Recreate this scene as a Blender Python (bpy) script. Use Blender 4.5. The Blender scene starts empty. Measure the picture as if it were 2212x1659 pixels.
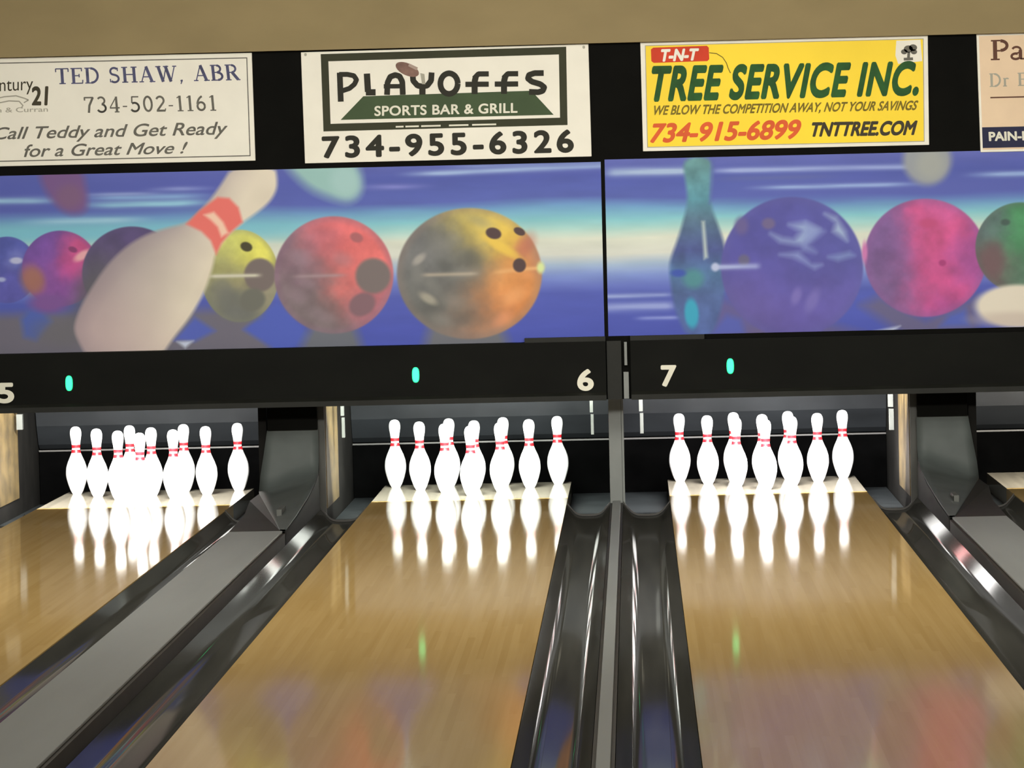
import bpy, bmesh, math, random
import numpy as np
from mathutils import Vector, Matrix

random.seed(5)
scene = bpy.context.scene
COL = scene.collection

# ------------------------------------------------------------------ camera
# metres; lane surface z = 0, back row of pins y = 0, bowler towards -y
CAM = Vector((0.9085, -23.0, 1.6128))
YAW, PITCH, ROLL, FPX = -0.0304, -0.0454, -0.0232, 8864.3
fwd = Vector((math.sin(YAW)*math.cos(PITCH), math.cos(YAW)*math.cos(PITCH), math.sin(PITCH)))
rt0 = Vector((math.cos(YAW), -math.sin(YAW), 0)); up0 = rt0.cross(fwd)
rt = math.cos(ROLL)*rt0 + math.sin(ROLL)*up0
up = -math.sin(ROLL)*rt0 + math.cos(ROLL)*up0
cd = bpy.data.cameras.new('camera'); cam = bpy.data.objects.new('camera', cd); COL.objects.link(cam)
cam.matrix_world = Matrix(((rt.x, up.x, -fwd.x, CAM.x), (rt.y, up.y, -fwd.y, CAM.y), (rt.z, up.z, -fwd.z, CAM.z), (0, 0, 0, 1)))
cd.sensor_width = 36; cd.lens = FPX/2212*36; cd.clip_end = 200
scene.camera = cam

# ------------------------------------------------------------------ light
scene.view_settings.view_transform = 'Standard'; scene.view_settings.look = 'None'
scene.view_settings.exposure = 0.0; scene.view_settings.gamma = 1; scene.view_settings.use_curve_mapping = False
w = bpy.data.worlds.new('hall_ambient'); scene.world = w; w.use_nodes = True
w.node_tree.nodes['Background'].inputs[0].default_value = (1.0, 0.93, 0.80, 1)
w.node_tree.nodes['Background'].inputs[1].default_value = 0.55

def area(name, loc, aim, sx, sy, power, color, spread=180):
    l = bpy.data.lights.new(name, 'AREA'); l.shape = 'RECTANGLE'; l.size = sx; l.size_y = sy
    l.energy = power; l.color = color; l.spread = math.radians(spread)
    o = bpy.data.objects.new(name, l); COL.objects.link(o); o.location = loc
    o.rotation_euler = (Vector(aim)-Vector(loc)).to_track_quat('-Z', 'Y').to_euler()
    return o
# rows of ceiling lamps over the lanes, and unseen fill lights added to brighten the sign wall
area('ceiling_lamp', (0.9, -7.0, 3.5), (0.9, -6.6, 0), 8, 0.6, 150, (1, .95, .84))
area('ceiling_lamp', (0.9, -12.0, 3.5), (0.9, -11.6, 0), 8, 0.8, 80, (1, .95, .84))
area('wall_fill', (0.9, -8.0, 3.4), (0.9, -1.8, 1.5), 9, 0.4, 48, (1, .97, .88), 100)
area('wall_fill', (0.9, -14.0, 3.4), (0.9, -1.8, 1.2), 9, 0.4, 104, (1, .97, .88), 60)
C5, C6, C7, C8 = -1.7996, 0.0, 1.5981, 3.3977          # lane centres
HW = 0.527
# one pin lamp behind the masking panel of each lane
for c, pw, lc in ((C5, 116, (1, .99, .95)), (C6, 100, (.95, 1, .93)), (C7, 122, (1, .98, .97)), (C8, 70, (1, .95, .85))):
    area('pin_lamp', (c, -1.60, 0.80), (c, -0.25, 0.17), 1.0, 0.05, pw, lc, 120)

# ------------------------------------------------------------------ materials
def lin(c):
    return tuple((x/255/12.92 if x/255 <= .04045 else ((x/255+.055)/1.055)**2.4) for x in c)
MATS = {}
def mat(name, srgb, rough=.6, spec=.3, var=.12, scale=(6, 6, 6), bump=0, metal=0):
    if name in MATS: return MATS[name]
    m = bpy.data.materials.new(name); m.use_nodes = True; nt = m.node_tree; b = nt.nodes['Principled BSDF']
    c = lin(srgb)
    tc = nt.nodes.new('ShaderNodeTexCoord'); mp = nt.nodes.new('ShaderNodeMapping'); mp.inputs['Scale'].default_value = scale
    nz = nt.nodes.new('ShaderNodeTexNoise'); nz.inputs['Scale'].default_value = 1; nz.inputs['Detail'].default_value = 5
    rp = nt.nodes.new('ShaderNodeValToRGB')
    rp.color_ramp.elements[0].position = .3; rp.color_ramp.elements[1].position = .7
    rp.color_ramp.elements[0].color = tuple(x*(1-var) for x in c)+(1,)
    rp.color_ramp.elements[1].color = tuple(min(1, x*(1+var)) for x in c)+(1,)
    nt.links.new(tc.outputs['Object'], mp.inputs[0]); nt.links.new(mp.outputs[0], nz.inputs['Vector'])
    nt.links.new(nz.outputs['Fac'], rp.inputs[0]); nt.links.new(rp.outputs[0], b.inputs['Base Color'])
    b.inputs['Roughness'].default_value = rough; b.inputs['Specular IOR Level'].default_value = spec
    b.inputs['Metallic'].default_value = metal
    if bump:
        bp = nt.nodes.new('ShaderNodeBump'); bp.inputs['Strength'].default_value = bump; bp.inputs['Distance'].default_value = .004
        nt.links.new(nz.outputs['Fac'], bp.inputs['Height']); nt.links.new(bp.outputs[0], b.inputs['Normal'])
    MATS[name] = m; return m

def lane_mat(name, srgb_a, srgb_b, gloss, rough):
    """long narrow boards under a hard clear finish of fixed gloss"""
    m = bpy.data.materials.new(name); m.use_nodes = True; nt = m.node_tree; nt.nodes.clear()
    N = nt.nodes.new; L = nt.links.new
    out = N('ShaderNodeOutputMaterial'); mix = N('ShaderNodeMixShader'); df = N('ShaderNodeBsdfDiffuse'); gl = N('ShaderNodeBsdfGlossy')
    mix.inputs[0].default_value = gloss; gl.inputs['Roughness'].default_value = rough; gl.inputs['Color'].default_value = (1, 1, 1, 1)
    tc = N('ShaderNodeTexCoord'); sx = N('ShaderNodeSeparateXYZ'); L(tc.outputs['Object'], sx.inputs[0])
    dv = N('ShaderNodeMath'); dv.operation = 'DIVIDE'; dv.inputs[1].default_value = .027; L(sx.outputs[0], dv.inputs[0])
    fl = N('ShaderNodeMath'); fl.operation = 'FLOOR'; L(dv.outputs[0], fl.inputs[0])
    dy = N('ShaderNodeMath'); dy.operation = 'DIVIDE'; dy.inputs[1].default_value = 1.7; L(sx.outputs[1], dy.inputs[0])
    wn0 = N('ShaderNodeTexWhiteNoise'); wn0.noise_dimensions = '1D'; L(fl.outputs[0], wn0.inputs['W'])
    ad = N('ShaderNodeMath'); ad.operation = 'ADD'; L(dy.outputs[0], ad.inputs[0]); L(wn0.outputs['Value'], ad.inputs[1])
    f2 = N('ShaderNodeMath'); f2.operation = 'FLOOR'; L(ad.outputs[0], f2.inputs[0])
    cb = N('ShaderNodeCombineXYZ'); L(fl.outputs[0], cb.inputs[0]); L(f2.outputs[0], cb.inputs[1])
    wn = N('ShaderNodeTexWhiteNoise'); wn.noise_dimensions = '3D'; L(cb.outputs[0], wn.inputs['Vector'])
    mp = N('ShaderNodeMapping'); mp.inputs['Scale'].default_value = (40, .8, 40); L(tc.outputs['Object'], mp.inputs[0])
    nz = N('ShaderNodeTexNoise'); nz.inputs['Scale'].default_value = 1; nz.inputs['Detail'].default_value = 4; L(mp.outputs[0], nz.inputs['Vector'])
    av = N('ShaderNodeMath'); av.operation = 'MULTIPLY_ADD'; av.inputs[1].default_value = .45; L(wn.outputs['Value'], av.inputs[0]); L(nz.outputs['Fac'], av.inputs[2])
    rp = N('ShaderNodeValToRGB'); rp.color_ramp.elements[0].position = .35; rp.color_ramp.elements[1].position = 1.0
    rp.color_ramp.elements[0].color = lin(srgb_a)+(1,); rp.color_ramp.elements[1].color = lin(srgb_b)+(1,)
    L(av.outputs[0], rp.inputs[0]); L(rp.outputs[0], df.inputs[0])
    L(df.outputs[0], mix.inputs[1]); L(gl.outputs[0], mix.inputs[2]); L(mix.outputs[0], out.inputs[0])
    return m

def gloss_mat(name, srgb, gloss, rough, var, scale):
    """worn plastic with a thin even sheen"""
    m = mat(name, srgb, .9, 0, var, scale); nt = m.node_tree
    gl = nt.nodes.new('ShaderNodeBsdfGlossy'); gl.inputs['Roughness'].default_value = rough; gl.inputs['Color'].default_value = (1, 1, 1, 1)
    mx = nt.nodes.new('ShaderNodeMixShader'); mx.inputs[0].default_value = gloss
    nt.links.new(nt.nodes['Principled BSDF'].outputs[0], mx.inputs[1]); nt.links.new(gl.outputs[0], mx.inputs[2])
    nt.links.new(mx.outputs[0], nt.nodes['Material Output'].inputs[0])
    return m

def emit(name, col, strength):
    m = bpy.data.materials.new(name); m.use_nodes = True; b = m.node_tree.nodes['Principled BSDF']
    b.inputs['Base Color'].default_value = col+(1,); b.inputs['Emission Color'].default_value = col+(1,)
    b.inputs['Emission Strength'].default_value = strength
    return m

# ------------------------------------------------------------------ mesh helpers
def tag(o, label=None, cat=None, group=None, kind=None):
    if label: o['label'] = label
    if cat: o['category'] = cat
    if group: o['group'] = group
    if kind: o['kind'] = kind
    return o
def empty(name, loc, label, cat, group=None):
    o = bpy.data.objects.new(name, None); COL.objects.link(o); o.location = loc; o.empty_display_size = .1
    return tag(o, label, cat, group)
class MB:
    def __init__(s): s.v = []; s.f = []
    def add(s, v, f):
        n = len(s.v); s.v += [tuple(x) for x in v]; s.f += [tuple(i+n for i in q) for q in f]; return s
    def box(s, x0, x1, y0, y1, z0, z1):
        return s.add([(x0, y0, z0), (x1, y0, z0), (x1, y1, z0), (x0, y1, z0), (x0, y0, z1), (x1, y0, z1), (x1, y1, z1), (x0, y1, z1)],
                     [(0, 3, 2, 1), (4, 5, 6, 7), (0, 1, 5, 4), (1, 2, 6, 5), (2, 3, 7, 6), (3, 0, 4, 7)])
    def prism_y(s, prof, y0, y1):
        """closed profile of (x, z), pushed from y0 to y1"""
        n = len(prof); v = [(x, y0, z) for x, z in prof]+[(x, y1, z) for x, z in prof]
        f = [(i, (i+1) % n, n+(i+1) % n, n+i) for i in range(n)]+[tuple(range(n-1, -1, -1)), tuple(range(n, 2*n))]
        return s.add(v, f)
    def prism_x(s, prof, x0, x1):
        n = len(prof); v = [(x0, y, z) for y, z in prof]+[(x1, y, z) for y, z in prof]
        f = [(i, (i+1) % n, n+(i+1) % n, n+i) for i in range(n)]+[tuple(range(n-1, -1, -1)), tuple(range(n, 2*n))]
        return s.add(v, f)
    def lathe(s, prof, n=32):
        v = []; f = []
        for r, z in prof:
            for k in range(n):
                a = 2*math.pi*k/n; v.append((r*math.cos(a), r*math.sin(a), z))
        for i in range(len(prof)-1):
            for k in range(n):
                f.append((i*n+k, i*n+(k+1) % n, (i+1)*n+(k+1) % n, (i+1)*n+k))
        f.append(tuple(range(n-1, -1, -1))); m = (len(prof)-1)*n; f.append(tuple(range(m, m+n)))
        return s.add(v, f)
    def build(s, name, m, parent=None, smooth=False, bevel=0, loc=None):
        me = bpy.data.meshes.new(name); me.from_pydata(s.v, [], s.f); me.update()
        bm = bmesh.new(); bm.from_mesh(me); bmesh.ops.recalc_face_normals(bm, faces=bm.faces)
        if bevel: bmesh.ops.bevel(bm, geom=bm.edges[:], offset=bevel, segments=2, affect='EDGES', profile=.5)
        bm.to_mesh(me); bm.free()
        if smooth:
            me.polygons.foreach_set('use_smooth', [True]*len(me.polygons))
            try: me.set_sharp_from_angle(angle=math.radians(40))
            except Exception: pass
        me.materials.append(m)
        o = bpy.data.objects.new(name, me); COL.objects.link(o)
        if loc: o.location = loc
        if parent:
            o.parent = parent; o.matrix_parent_inverse = Matrix.Translation(parent.location).inverted()
        return o
def struct(name, mb, m, **k):
    o = mb.build(name, m, **k); o['kind'] = 'structure'; return o

# design plan of the wall of signs: (u, v) are the plan's own units (about 2.4 mm), u to the right, v down
def plan(u, v):
    U = (u-1106)/1000; V = (v-480)/1000
    q = (1, U, V, U*U, U*V, V*V)
    X = sum(a*b for a, b in zip((0.283509, 2.390107, -0.055401, -0.007907, 0.012598, -0.000288), q))
    Z = sum(a*b for a, b in zip((1.485525, -0.054952, -2.387259, 0.000182, 0.007612, -0.012399), q))
    return X, Z
def plan_inv(X, Z):
    x = X-.28; z = Z-1.48; q = (1, x, z, x*x, x*z, z*z)
    u = sum(a*b for a, b in zip((1104.5862, 418.1688, -9.6936, 0.5994, 0.882, -0.0208), q))
    v = sum(a*b for a, b in zip((482.3469, -9.6245, -418.6621, -0.0138, -0.6207, -0.8969), q))
    return u, v

# ------------------------------------------------------------------ colours of things
M_mask = mat('black_panel_paint', (12, 13, 10), .6, .08, .25, (3, 3, 5))
M_lip = mat('dark_grey_lip', (30, 31, 28), .5, .15, .2)
M_board = mat('black_board', (12, 12, 10), .7, .05, .2)
M_fascia = mat('beige_wall_paint', (145, 130, 96), .8, .1, .07, (2.5, 2.5, 5))
M_white = mat('sign_white', (233, 230, 218), .5, .25, .03)
M_tan = mat('sign_tan', (226, 200, 168), .5, .25, .04)
M_yellow = mat('sign_yellow', (247, 214, 40), .5, .25, .05, (2, 2, 2))
M_ink = mat('black_ink', (38, 37, 27), .6, .2, .08)
M_num = mat('number_white', (222, 220, 205), .6, .2, .05)
M_pin = mat('pin_white', (238, 238, 236), .25, .5, .02)
M_red = mat('pin_red', (205, 28, 36), .3, .5, .05)
M_cap = mat('grey_capping', (128, 132, 131), .5, .3, .06, (8, .8, 8))
M_gut = gloss_mat('gutter_black', (64, 64, 60), .16, .055, .25, (14, .7, 14))
M_steel = mat('grey_post_steel', (120, 124, 122), .45, .4, .1)
M_dark = mat('dark_steel', (62, 62, 58), .5, .4, .15)
M_plate = mat('hood_grey', (80, 86, 85), .55, .3, .12)
M_rub = mat('black_rubber', (40, 37, 32), .6, .3, .2)
M_pit = mat('pit_black', (4, 4, 4), .9, 0.0, .3)
M_kick = mat('kickback_dark', (21, 20, 18), .7, .1, .3)
M_lamplit = mat('lamplit_tan', (84, 70, 42), .6, .3, .45, (2, 6, 9))  # tan is the pin lamp's glow put into the colour, plus random wear
M_setter = mat('pinsetter_grey', (20, 22, 24), .5, .25, .35, (2, 4, 6))
M_arm = mat('sweep_arm_white', (80, 82, 78), .4, .5, .15, (20, 20, 14))
M_rail = mat('rail_grey', (60, 58, 55), .4, .4, .2, (5, 5, 5))
M_flat = mat('flat_gutter_grey', (34, 37, 38), .5, .15, .2)
M_lane = lane_mat('lane_boards', (174, 144, 90), (186, 157, 103), .265, .065)
M_deck = lane_mat('pin_deck_boards', (108, 103, 92), (124, 118, 105), .42, .05)
M_floor = mat('hall_floor_grey', (70, 68, 66), .7, .2, .2)
M_ceil = mat('ceiling_white', (205, 198, 182), .9, .1, .05)

# ------------------------------------------------------------------ setting
struct('floor', MB().box(-6, 8, -26, 1.4, -.35, -.25), M_floor)
struct('wall_back', MB().box(-6, 8, -1.86, -1.70, 2.395, 3.8), M_fascia)
struct('wall_rear', MB().box(-6, 8, 1.3, 1.4, -.25, 2.395), M_pit)
struct('pit_roof_1', MB().box(-6, 8, -1.70, 1.4, 2.395, 2.45), M_pit)  # unseen roof over the pits, added to keep ambient light out
struct('ceiling', MB().box(-6, 8, -26, -1.86, 3.7, 3.8), M_ceil)
struct('wall_left', MB().box(-6, -5.9, -26, 1.3, -.25, 3.7), M_fascia)
struct('wall_right', MB().box(7.9, 8, -26, 1.3, -.25, 3.7), M_fascia)

# the black backing board that signs, pictures and masking panels are fixed to
bb = empty('backing_board', (0.8, -1.77, .56), 'long black board behind the advertising signs, showing in the gaps between them', 'board')
MB().box(-5.9, 7.9, -1.80, -1.74, .56, 2.395).build('panel', M_board, bb)
MB().box(-5.9, 7.9, -1.74, -1.445, .556, .566).build('lamp_shield', M_board, bb)  # unseen shield added to stop pin lamp light short of the lane boards

# ------------------------------------------------------------------ lanes, gutters, capping
YF, YA = -19.0, -1.05
def lane(c, lab):
    t = empty('bowling_lane', (c, -10, 0), lab, 'bowling lane', 'bowling lanes')
    MB().box(c-HW, c+HW, YF, YA, -.1, 0).build('lane_boards', M_lane, t)
    d = MB().box(c-HW, c+HW, YA, .16, -.1, 0).build('pin_deck', M_deck, t); d['label'] = 'pale pin deck under the pins'
lane(C5, 'brown polished lane with pale pin deck under number 5, at far left')
lane(C6, 'brown polished lane with pale pin deck running up under number 6')
lane(C7, 'brown polished lane with pale pin deck running up under number 7')
lane(C8, 'brown lane corner with empty pin deck at the right edge')

def gutter(xi, xo, lab, fo):
    """half-round channel from the lane edge xi to the capping xo"""
    t = empty('gutter', ((xi+xo)/2, -10, -.1), lab, 'gutter', 'lane gutters')
    s = 1 if xo > xi else -1
    a, b = xi+s*.002, xo-s*.002; cx = (a+b)/2; r = abs(b-a)/2; 
    n = 44
    half = [(0, 0)]                                        # flattish floor, tight corner, straight sloping wall
    for i in range(1, n//2+1):
        q = (i-.5)/(n/2)
        sl = 5*q/.33 if q < .33 else (5+(q-.33)/.37*43 if q < .70 else 48+(q-.70)/.30*4)
        half.append((r*i/(n/2), half[-1][1]+r/(n/2)*math.tan(math.radians(sl))))
    dep = half[-1][1]
    arc = [(cx-s*x, -.004-dep+z) for x, z in half[:0:-1]]+[(cx+s*x, -.004-dep+z) for x, z in half]
    prof = arc+[(b, -.12), (a, -.12)]
    MB().prism_y(prof, YF, -1.512).build('channel', M_gut, t, smooth=True)
    lip = arc+[(x, z+.009) for x, z in arc[::-1]]
    lo = MB(); n2 = len(arc)
    lo.add([(x, -1.513, z+.002) for x, z in arc]+[(x, -1.513, z+.012) for x, z in arc]+[(x, -1.504, z+.002) for x, z in arc]+[(x, -1.504, z+.012) for x, z in arc],
           [q for i in range(n2-1) for q in ((i, i+1, n2+i+1, n2+i), (n2+i, n2+i+1, 3*n2+i+1, 3*n2+i), (2*n2+i, 3*n2+i, 3*n2+i+1, 2*n2+i+1))])
    e = lo.build('end_lip', M_rail, t); e['label'] = 'pale curved rim at the far end'
    g = MB().box(min(a, fo), max(a, fo), -1.502, .54, -.12, -.095).build('flat_gutter', M_flat)
    tag(g, lab.replace('glossy ', '').replace('black gutter', 'flat grey pit gutter').replace('dark gutter', 'flat grey pit gutter'), 'gutter', 'flat gutters beside the pin decks')
N0, N1 = .757, .823                    # narrow divider between lanes 6 and 7
gutter(C5-HW, C5-.755, 'black gutter along the left side of the lane under number 5', C5-.754)
gutter(C5+HW, -1.047, 'black gutter between the lane under number 5 and the wide grey capping', -1.093)
gutter(-HW, -.768, 'glossy black gutter on the left side of the lane under number 6', -.728)
gutter(HW, N0, 'glossy black gutter just left of the narrow grey divider capping', .754)
gutter(C7-HW, N1, 'glossy black gutter just right of the narrow grey divider capping', .827)
gutter(C7+HW, 2.366, 'glossy black gutter on the right side of the lane under number 7', 2.326)
gutter(C8-HW, 2.645, 'dark gutter beside the lane corner at the right edge', 2.69)

def capping(x0, x1, ztop, yend, lab):
    t = empty('divider_capping', ((x0+x1)/2, -10, -.12), lab, 'divider', 'divider cappings')
    z = ztop
    MB().box(x0+.012, x1-.012, YF, yend, z-.012, z).build('top', M_cap, t, bevel=.003)
    MB().box(x0, x1, YF, yend, -.12, z-.013).build('sides', M_rub, t)
capping(-1.047, -.768, .065, -3.70, 'wide flat grey capping between the lanes under numbers 5 and 6')
MBn = capping(N0, N1, .012, -1.51, 'narrow flat grey capping between the lanes under numbers 6 and 7')
capping(2.366, 2.645, .065, -3.70, 'wide flat grey capping at the right edge, beyond the lane under number 7')

# ------------------------------------------------------------------ kickbacks and pit
def kickback(x0, x1, liner, lab, front=M_dark):
    """side board of the pin deck; liner = +1 / -1 for the side whose worn tan liner has lamplight painted in"""
    t = empty('kickback_board', ((x0+x1)/2, -.5, -.25), lab, 'side board', 'kickback boards beside the pins')
    MB().box(x0, x1, -1.47, .62, -.25, .555).build('board', M_kick, t)
    MB().box(x0-.001, x1+.001, -1.495, -1.47, -.12, .555).build('front_edge', front, t)
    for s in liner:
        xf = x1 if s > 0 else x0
        l = MB().box(min(xf, xf+math.copysign(.006, s)), max(xf, xf+math.copysign(.006, s)), -1.468, -.22 if s == 2 else -.62, .0, .553).build('lamplit_liner', M_lamplit, t)
        l['label'] = 'worn tan liner with painted lamplight'
kickback(C5-.80, C5-.757, (2,), 'kickback board with painted lamplit tan at the left edge, beside the pins under number 5')
kickback(-1.085, -1.045, (), 'black kickback board right of the pins under number 5', M_kick)
kickback(-.785, -.738, (1,), 'kickback board with worn, painted-lamplit tan liner left of the pins under number 6')
kickback(2.335, 2.382, (-1,), 'kickback board with worn, painted-lamplit tan liner right of the pins under number 7')
kickback(2.64, 2.680, (), 'black kickback board left of the empty pin deck at the right edge', M_kick)

# narrow divider between the two pairs: grey post in front of the shared board
t = empty('divider_post', (.79, -.5, -.25), 'narrow upright grey post between the pins under numbers 6 and 7', 'post')
MB().box(.765, .815, -1.46, .62, -.25, .555).build('board', M_kick, t)
MB().box(N0, N1, -1.50, -1.46, -.12, .56).build('post_face', M_steel, t, bevel=.002)
MB().box(N1+.001, N1+.012, -1.50, -1.47, -.02, .56).build('edge_strip', M_steel, t)

def hood(xa, xb, lane_side, lab):
    """grey hood of the ball return; lane_side = the x edge its tongue runs along"""
    t = empty('ball_return_hood', ((xa+xb)/2, -1.6, -.1), lab, 'ball return hood', 'ball return hoods')
    far = xa if lane_side == xb else xb
    sg = 1 if lane_side > far else -1
    y = -1.53; n1 = far+(lane_side-far)*.90
    fb = far-sg*.05                                        # the plate widens towards its foot
    MB().box(xa+.004, xb-.004, -1.545, -1.50, .42, .553).build('upper_panel', M_board, t)
    # one bent grey sheet: upright plate that turns into a tongue along the lane side
    E0 = [(far, y, .42), (far-sg*.02, y, .30), (fb+sg*.008, y, .18), (fb, y-.01, .10), (fb+(n1-fb)*.155, -1.86, .088), (fb+(n1-fb)*.385, -2.35, .080), (fb+(n1-fb)*.69, -3.0, .074), (n1, -3.66, .068)]
    E1 = [(lane_side, y, .42), (lane_side, y, .33), (lane_side, y-.01, .26), (lane_side, y-.06, .205), (lane_side, -1.80, .165), (lane_side, -2.3, .125), (lane_side, -3.0, .09), (lane_side, -3.66, .068)]
    m = MB(); n = len(E0); W_ = 6
    V = []
    for p0, p1 in zip(E0, E1):
        for k in range(W_+1): V.append(tuple(p0[i]+(p1[i]-p0[i])*k/W_ for i in range(3)))
    F = [(i*(W_+1)+k, i*(W_+1)+k+1, (i+1)*(W_+1)+k+1, (i+1)*(W_+1)+k) for i in range(n-1) for k in range(W_)]
    m.add(V, F); N = len(V)
    m.add([(a, b+.012, c-.012) for a, b, c in V], F)
    for i in range(n-1):
        for k in (0, W_): m.f.append((i*(W_+1)+k, (i+1)*(W_+1)+k, N+(i+1)*(W_+1)+k, N+i*(W_+1)+k))
    o = m.build('bent_plate', M_plate, t)
    for p_ in o.data.polygons: p_.use_smooth = True
    Q = [(fb, y, .088), (n1, -3.66, .062), (far, -3.70, .062), (far-sg*.03, -2.6, .055), (far-sg*.10, -1.53, .052)]
    m = MB(); m.add(Q+[(a, b, .006) for a, b, c in Q], [(0, 1, 2, 3, 4), (9, 8, 7, 6, 5), (0, 5, 6, 1), (1, 6, 7, 2), (2, 7, 8, 3), (3, 8, 9, 4), (4, 9, 5, 0)]); m.build('rubber_flap', M_rub, t)
    S = [(lane_side, q[1], q[2]-.006) for q in E1[2:]]+[(lane_side, -3.66, -.12), (lane_side, y, -.12)]
    e = -.004 if lane_side == xb else .004
    m = MB(); k = len(S); m.add(S+[(a+e, b, c) for a, b, c in S], [tuple(range(k)), tuple(range(2*k-1, k-1, -1))]+[(i, (i+1) % k, k+(i+1) % k, k+i) for i in range(k)]); m.build('side_plate', M_kick, t)
    xc = far+(lane_side-far)*.66
    MB().box(xc-.012, xc+.012, -2.95, -2.7, .078, .11).build('clip', M_arm, t)
hood(-1.037, -.768, -.768, 'grey sloping ball return hood between the pins under numbers 5 and 6')
hood(2.366, 2.635, 2.366, 'grey sloping ball return hood at the right, beyond the pins under number 7')

def pit(c, lab_c, lab_p, x0, x1):
    t = empty('pit_cushion', (c, .62, -.25), lab_c, 'cushion', 'black pit cushions')
    MB().box(x0, x1, .58, .62, -.25, .21).build('curtain', M_pit, t)
    r = MB().box(x0, x1, .565, .60, .208, .217).build('top_rail', M_rail, t); r['label'] = 'thin pale rail along the top'
    t = empty('pinsetter', (c, .5, .22), lab_p, 'pinsetter', 'pinsetting machines')
    pr = [(.60, .222), (.56, .25), (.50, .36), (.47, .46), (.45, .60), (.45, 1.0), (.70, 1.0), (.70, .222)]
    MB().prism_x(pr, x0, x1).build('housing', M_setter, t)
    return t
pits = {}
for c, x0, x1, wh in ((C5, -2.55, -1.092, 'under number 5'), (C6, -.735, .763, 'under number 6'), (C7, .817, 2.332, 'under number 7'), (C8, 2.687, 4.15, 'at the right edge')):
    pits[c] = pit(c, 'black pit cushion with thin pale rail, on the lane '+wh, 'dark grey pinsetter housing above the pit, on the lane '+wh, x0, x1)
def arm(c, x, y, z0, wd, k):
    m = MB(); m.box(x-wd/2, x+wd/2, y-.02, y+.02, (z0+.56)/2+.01, .556); m.box(x-wd/2+.004, x+wd/2+.002, y-.02, y+.02, z0, (z0+.56)/2)
    o = m.build('sweep_arm', M_arm, pits[c]); o['label'] = 'pale upright sweep arm'
arm(C5, -2.52, -.35, .39, .035, 0); arm(C5, -1.172, -.20, .33, .020, 0)
arm(C6, -.676, -1.0, .345, .017, 0); arm(C6, .665, -1.2, .345, .017, 0)
arm(C7, .928, -1.2, .345, .020, 0); arm(C7, 2.252, -1.2, .335, .026, 0)
arm(C8, 2.725, -.5, .355, .024, 0)

# ------------------------------------------------------------------ masking panels with lane numbers and lights
def text_mesh(body, bold=0., shear=0., space=1.):
    cu = bpy.data.curves.new('lettering', 'FONT'); cu.body = body; cu.size = 1; cu.offset = bold; cu.shear = shear; cu.space_character = space
    cu.offset = 0; cu.fill_mode = 'FRONT'; cu.resolution_u = 6
    o = bpy.data.objects.new('lettering', cu); COL.objects.link(o)
    bpy.context.view_layer.update()
    me = o.evaluated_get(bpy.context.evaluated_depsgraph_get()).to_mesh()
    vs = [tuple(v.co) for v in me.vertices]; fs = [tuple(p.vertices) for p in me.polygons]
    bpy.data.objects.remove(o); bpy.data.curves.remove(cu)
    if bold:                                               # heavier face: the glyphs thickened all round
        V = []; F = []
        for k in range(10):
            dx, dy = bold*math.cos(k*math.pi/5), bold*math.sin(k*math.pi/5)
            n = len(V); V += [(a+dx, b+dy, 4e-5*k) for a, b, c in vs]; F += [tuple(i+n for i in f) for f in fs]
        vs, fs = V+[], F
    return vs, fs
CAPH = max(v[1] for v in text_mesh('H')[0])
YT = -1.8175
def text(body, corners, m, parent, bold=.0, shear=0., space=1., name='lettering', y=YT, squeeze=None):
    """corners in plan units: left-bottom, left-top, right-bottom, right-top of the capitals"""
    vs, fs = text_mesh(body, bold, shear, space)
    x0 = min(v[0] for v in vs); x1 = max(v[0] for v in vs)
    lb, lt, rb, rt_ = corners
    out = []
    for a, b, dep in vs:
        s = (a-x0)/(x1-x0); q = b/CAPH
        u = (1-s)*((1-q)*lb[0]+q*lt[0])+s*((1-q)*rb[0]+q*rt_[0]); v = (1-s)*((1-q)*lb[1]+q*lt[1])+s*((1-q)*rb[1]+q*rt_[1])
        X, Z = plan(u, v); out.append((X, y-dep, Z))
    return MB().add(out, [f for f in fs]).build(name, m, parent)
def box4(u0, u1, vb0, vt0, vb1, vt1):
    return (u0, vb0), (u0, vt0), (u1, vb1), (u1, vt1)
def poly(pts, m, parent, name, y=YT, thick=.0):
    v = [(X, y, Z) for X, Z in (plan(*p) for p in pts)]
    return MB().add(v, [tuple(range(len(v)))]).build(name, m, parent)
def strokes(lines, wd, y=YT, mb=None, tf=None):
    """flat pen strokes; lines of (u, v) in plan units after tf; wd = width in plan units"""
    mb = mb or MB()
    for ln in lines:
        w_ = wd
        if isinstance(ln, tuple) and not isinstance(ln[0], (tuple, list)): w_, ln = ln
        pts = [Vector(tf(*p)) if tf else Vector(p) for p in ln]
        def lay(q):
            mb.layer = (getattr(mb, 'layer', -1)+1) % 12      # overlapping pieces of a letter lie a hair apart
            mb.add([(plan(*p)[0], y-4e-5*mb.layer, plan(*p)[1]) for p in q], [tuple(range(len(q)))])
        for a, b in zip(pts, pts[1:]):
            d = (b-a)
            if d.length < 1e-6: continue
            n_ = Vector((-d.y, d.x)).normalized()*w_/2
            lay([a+n_, b+n_, b-n_, a-n_])
        for p in pts[1:-1]:
            lay([(p.x+w_/2*math.cos(k*math.pi/4), p.y+w_/2*math.sin(k*math.pi/4)) for k in range(8)])
    return mb

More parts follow.
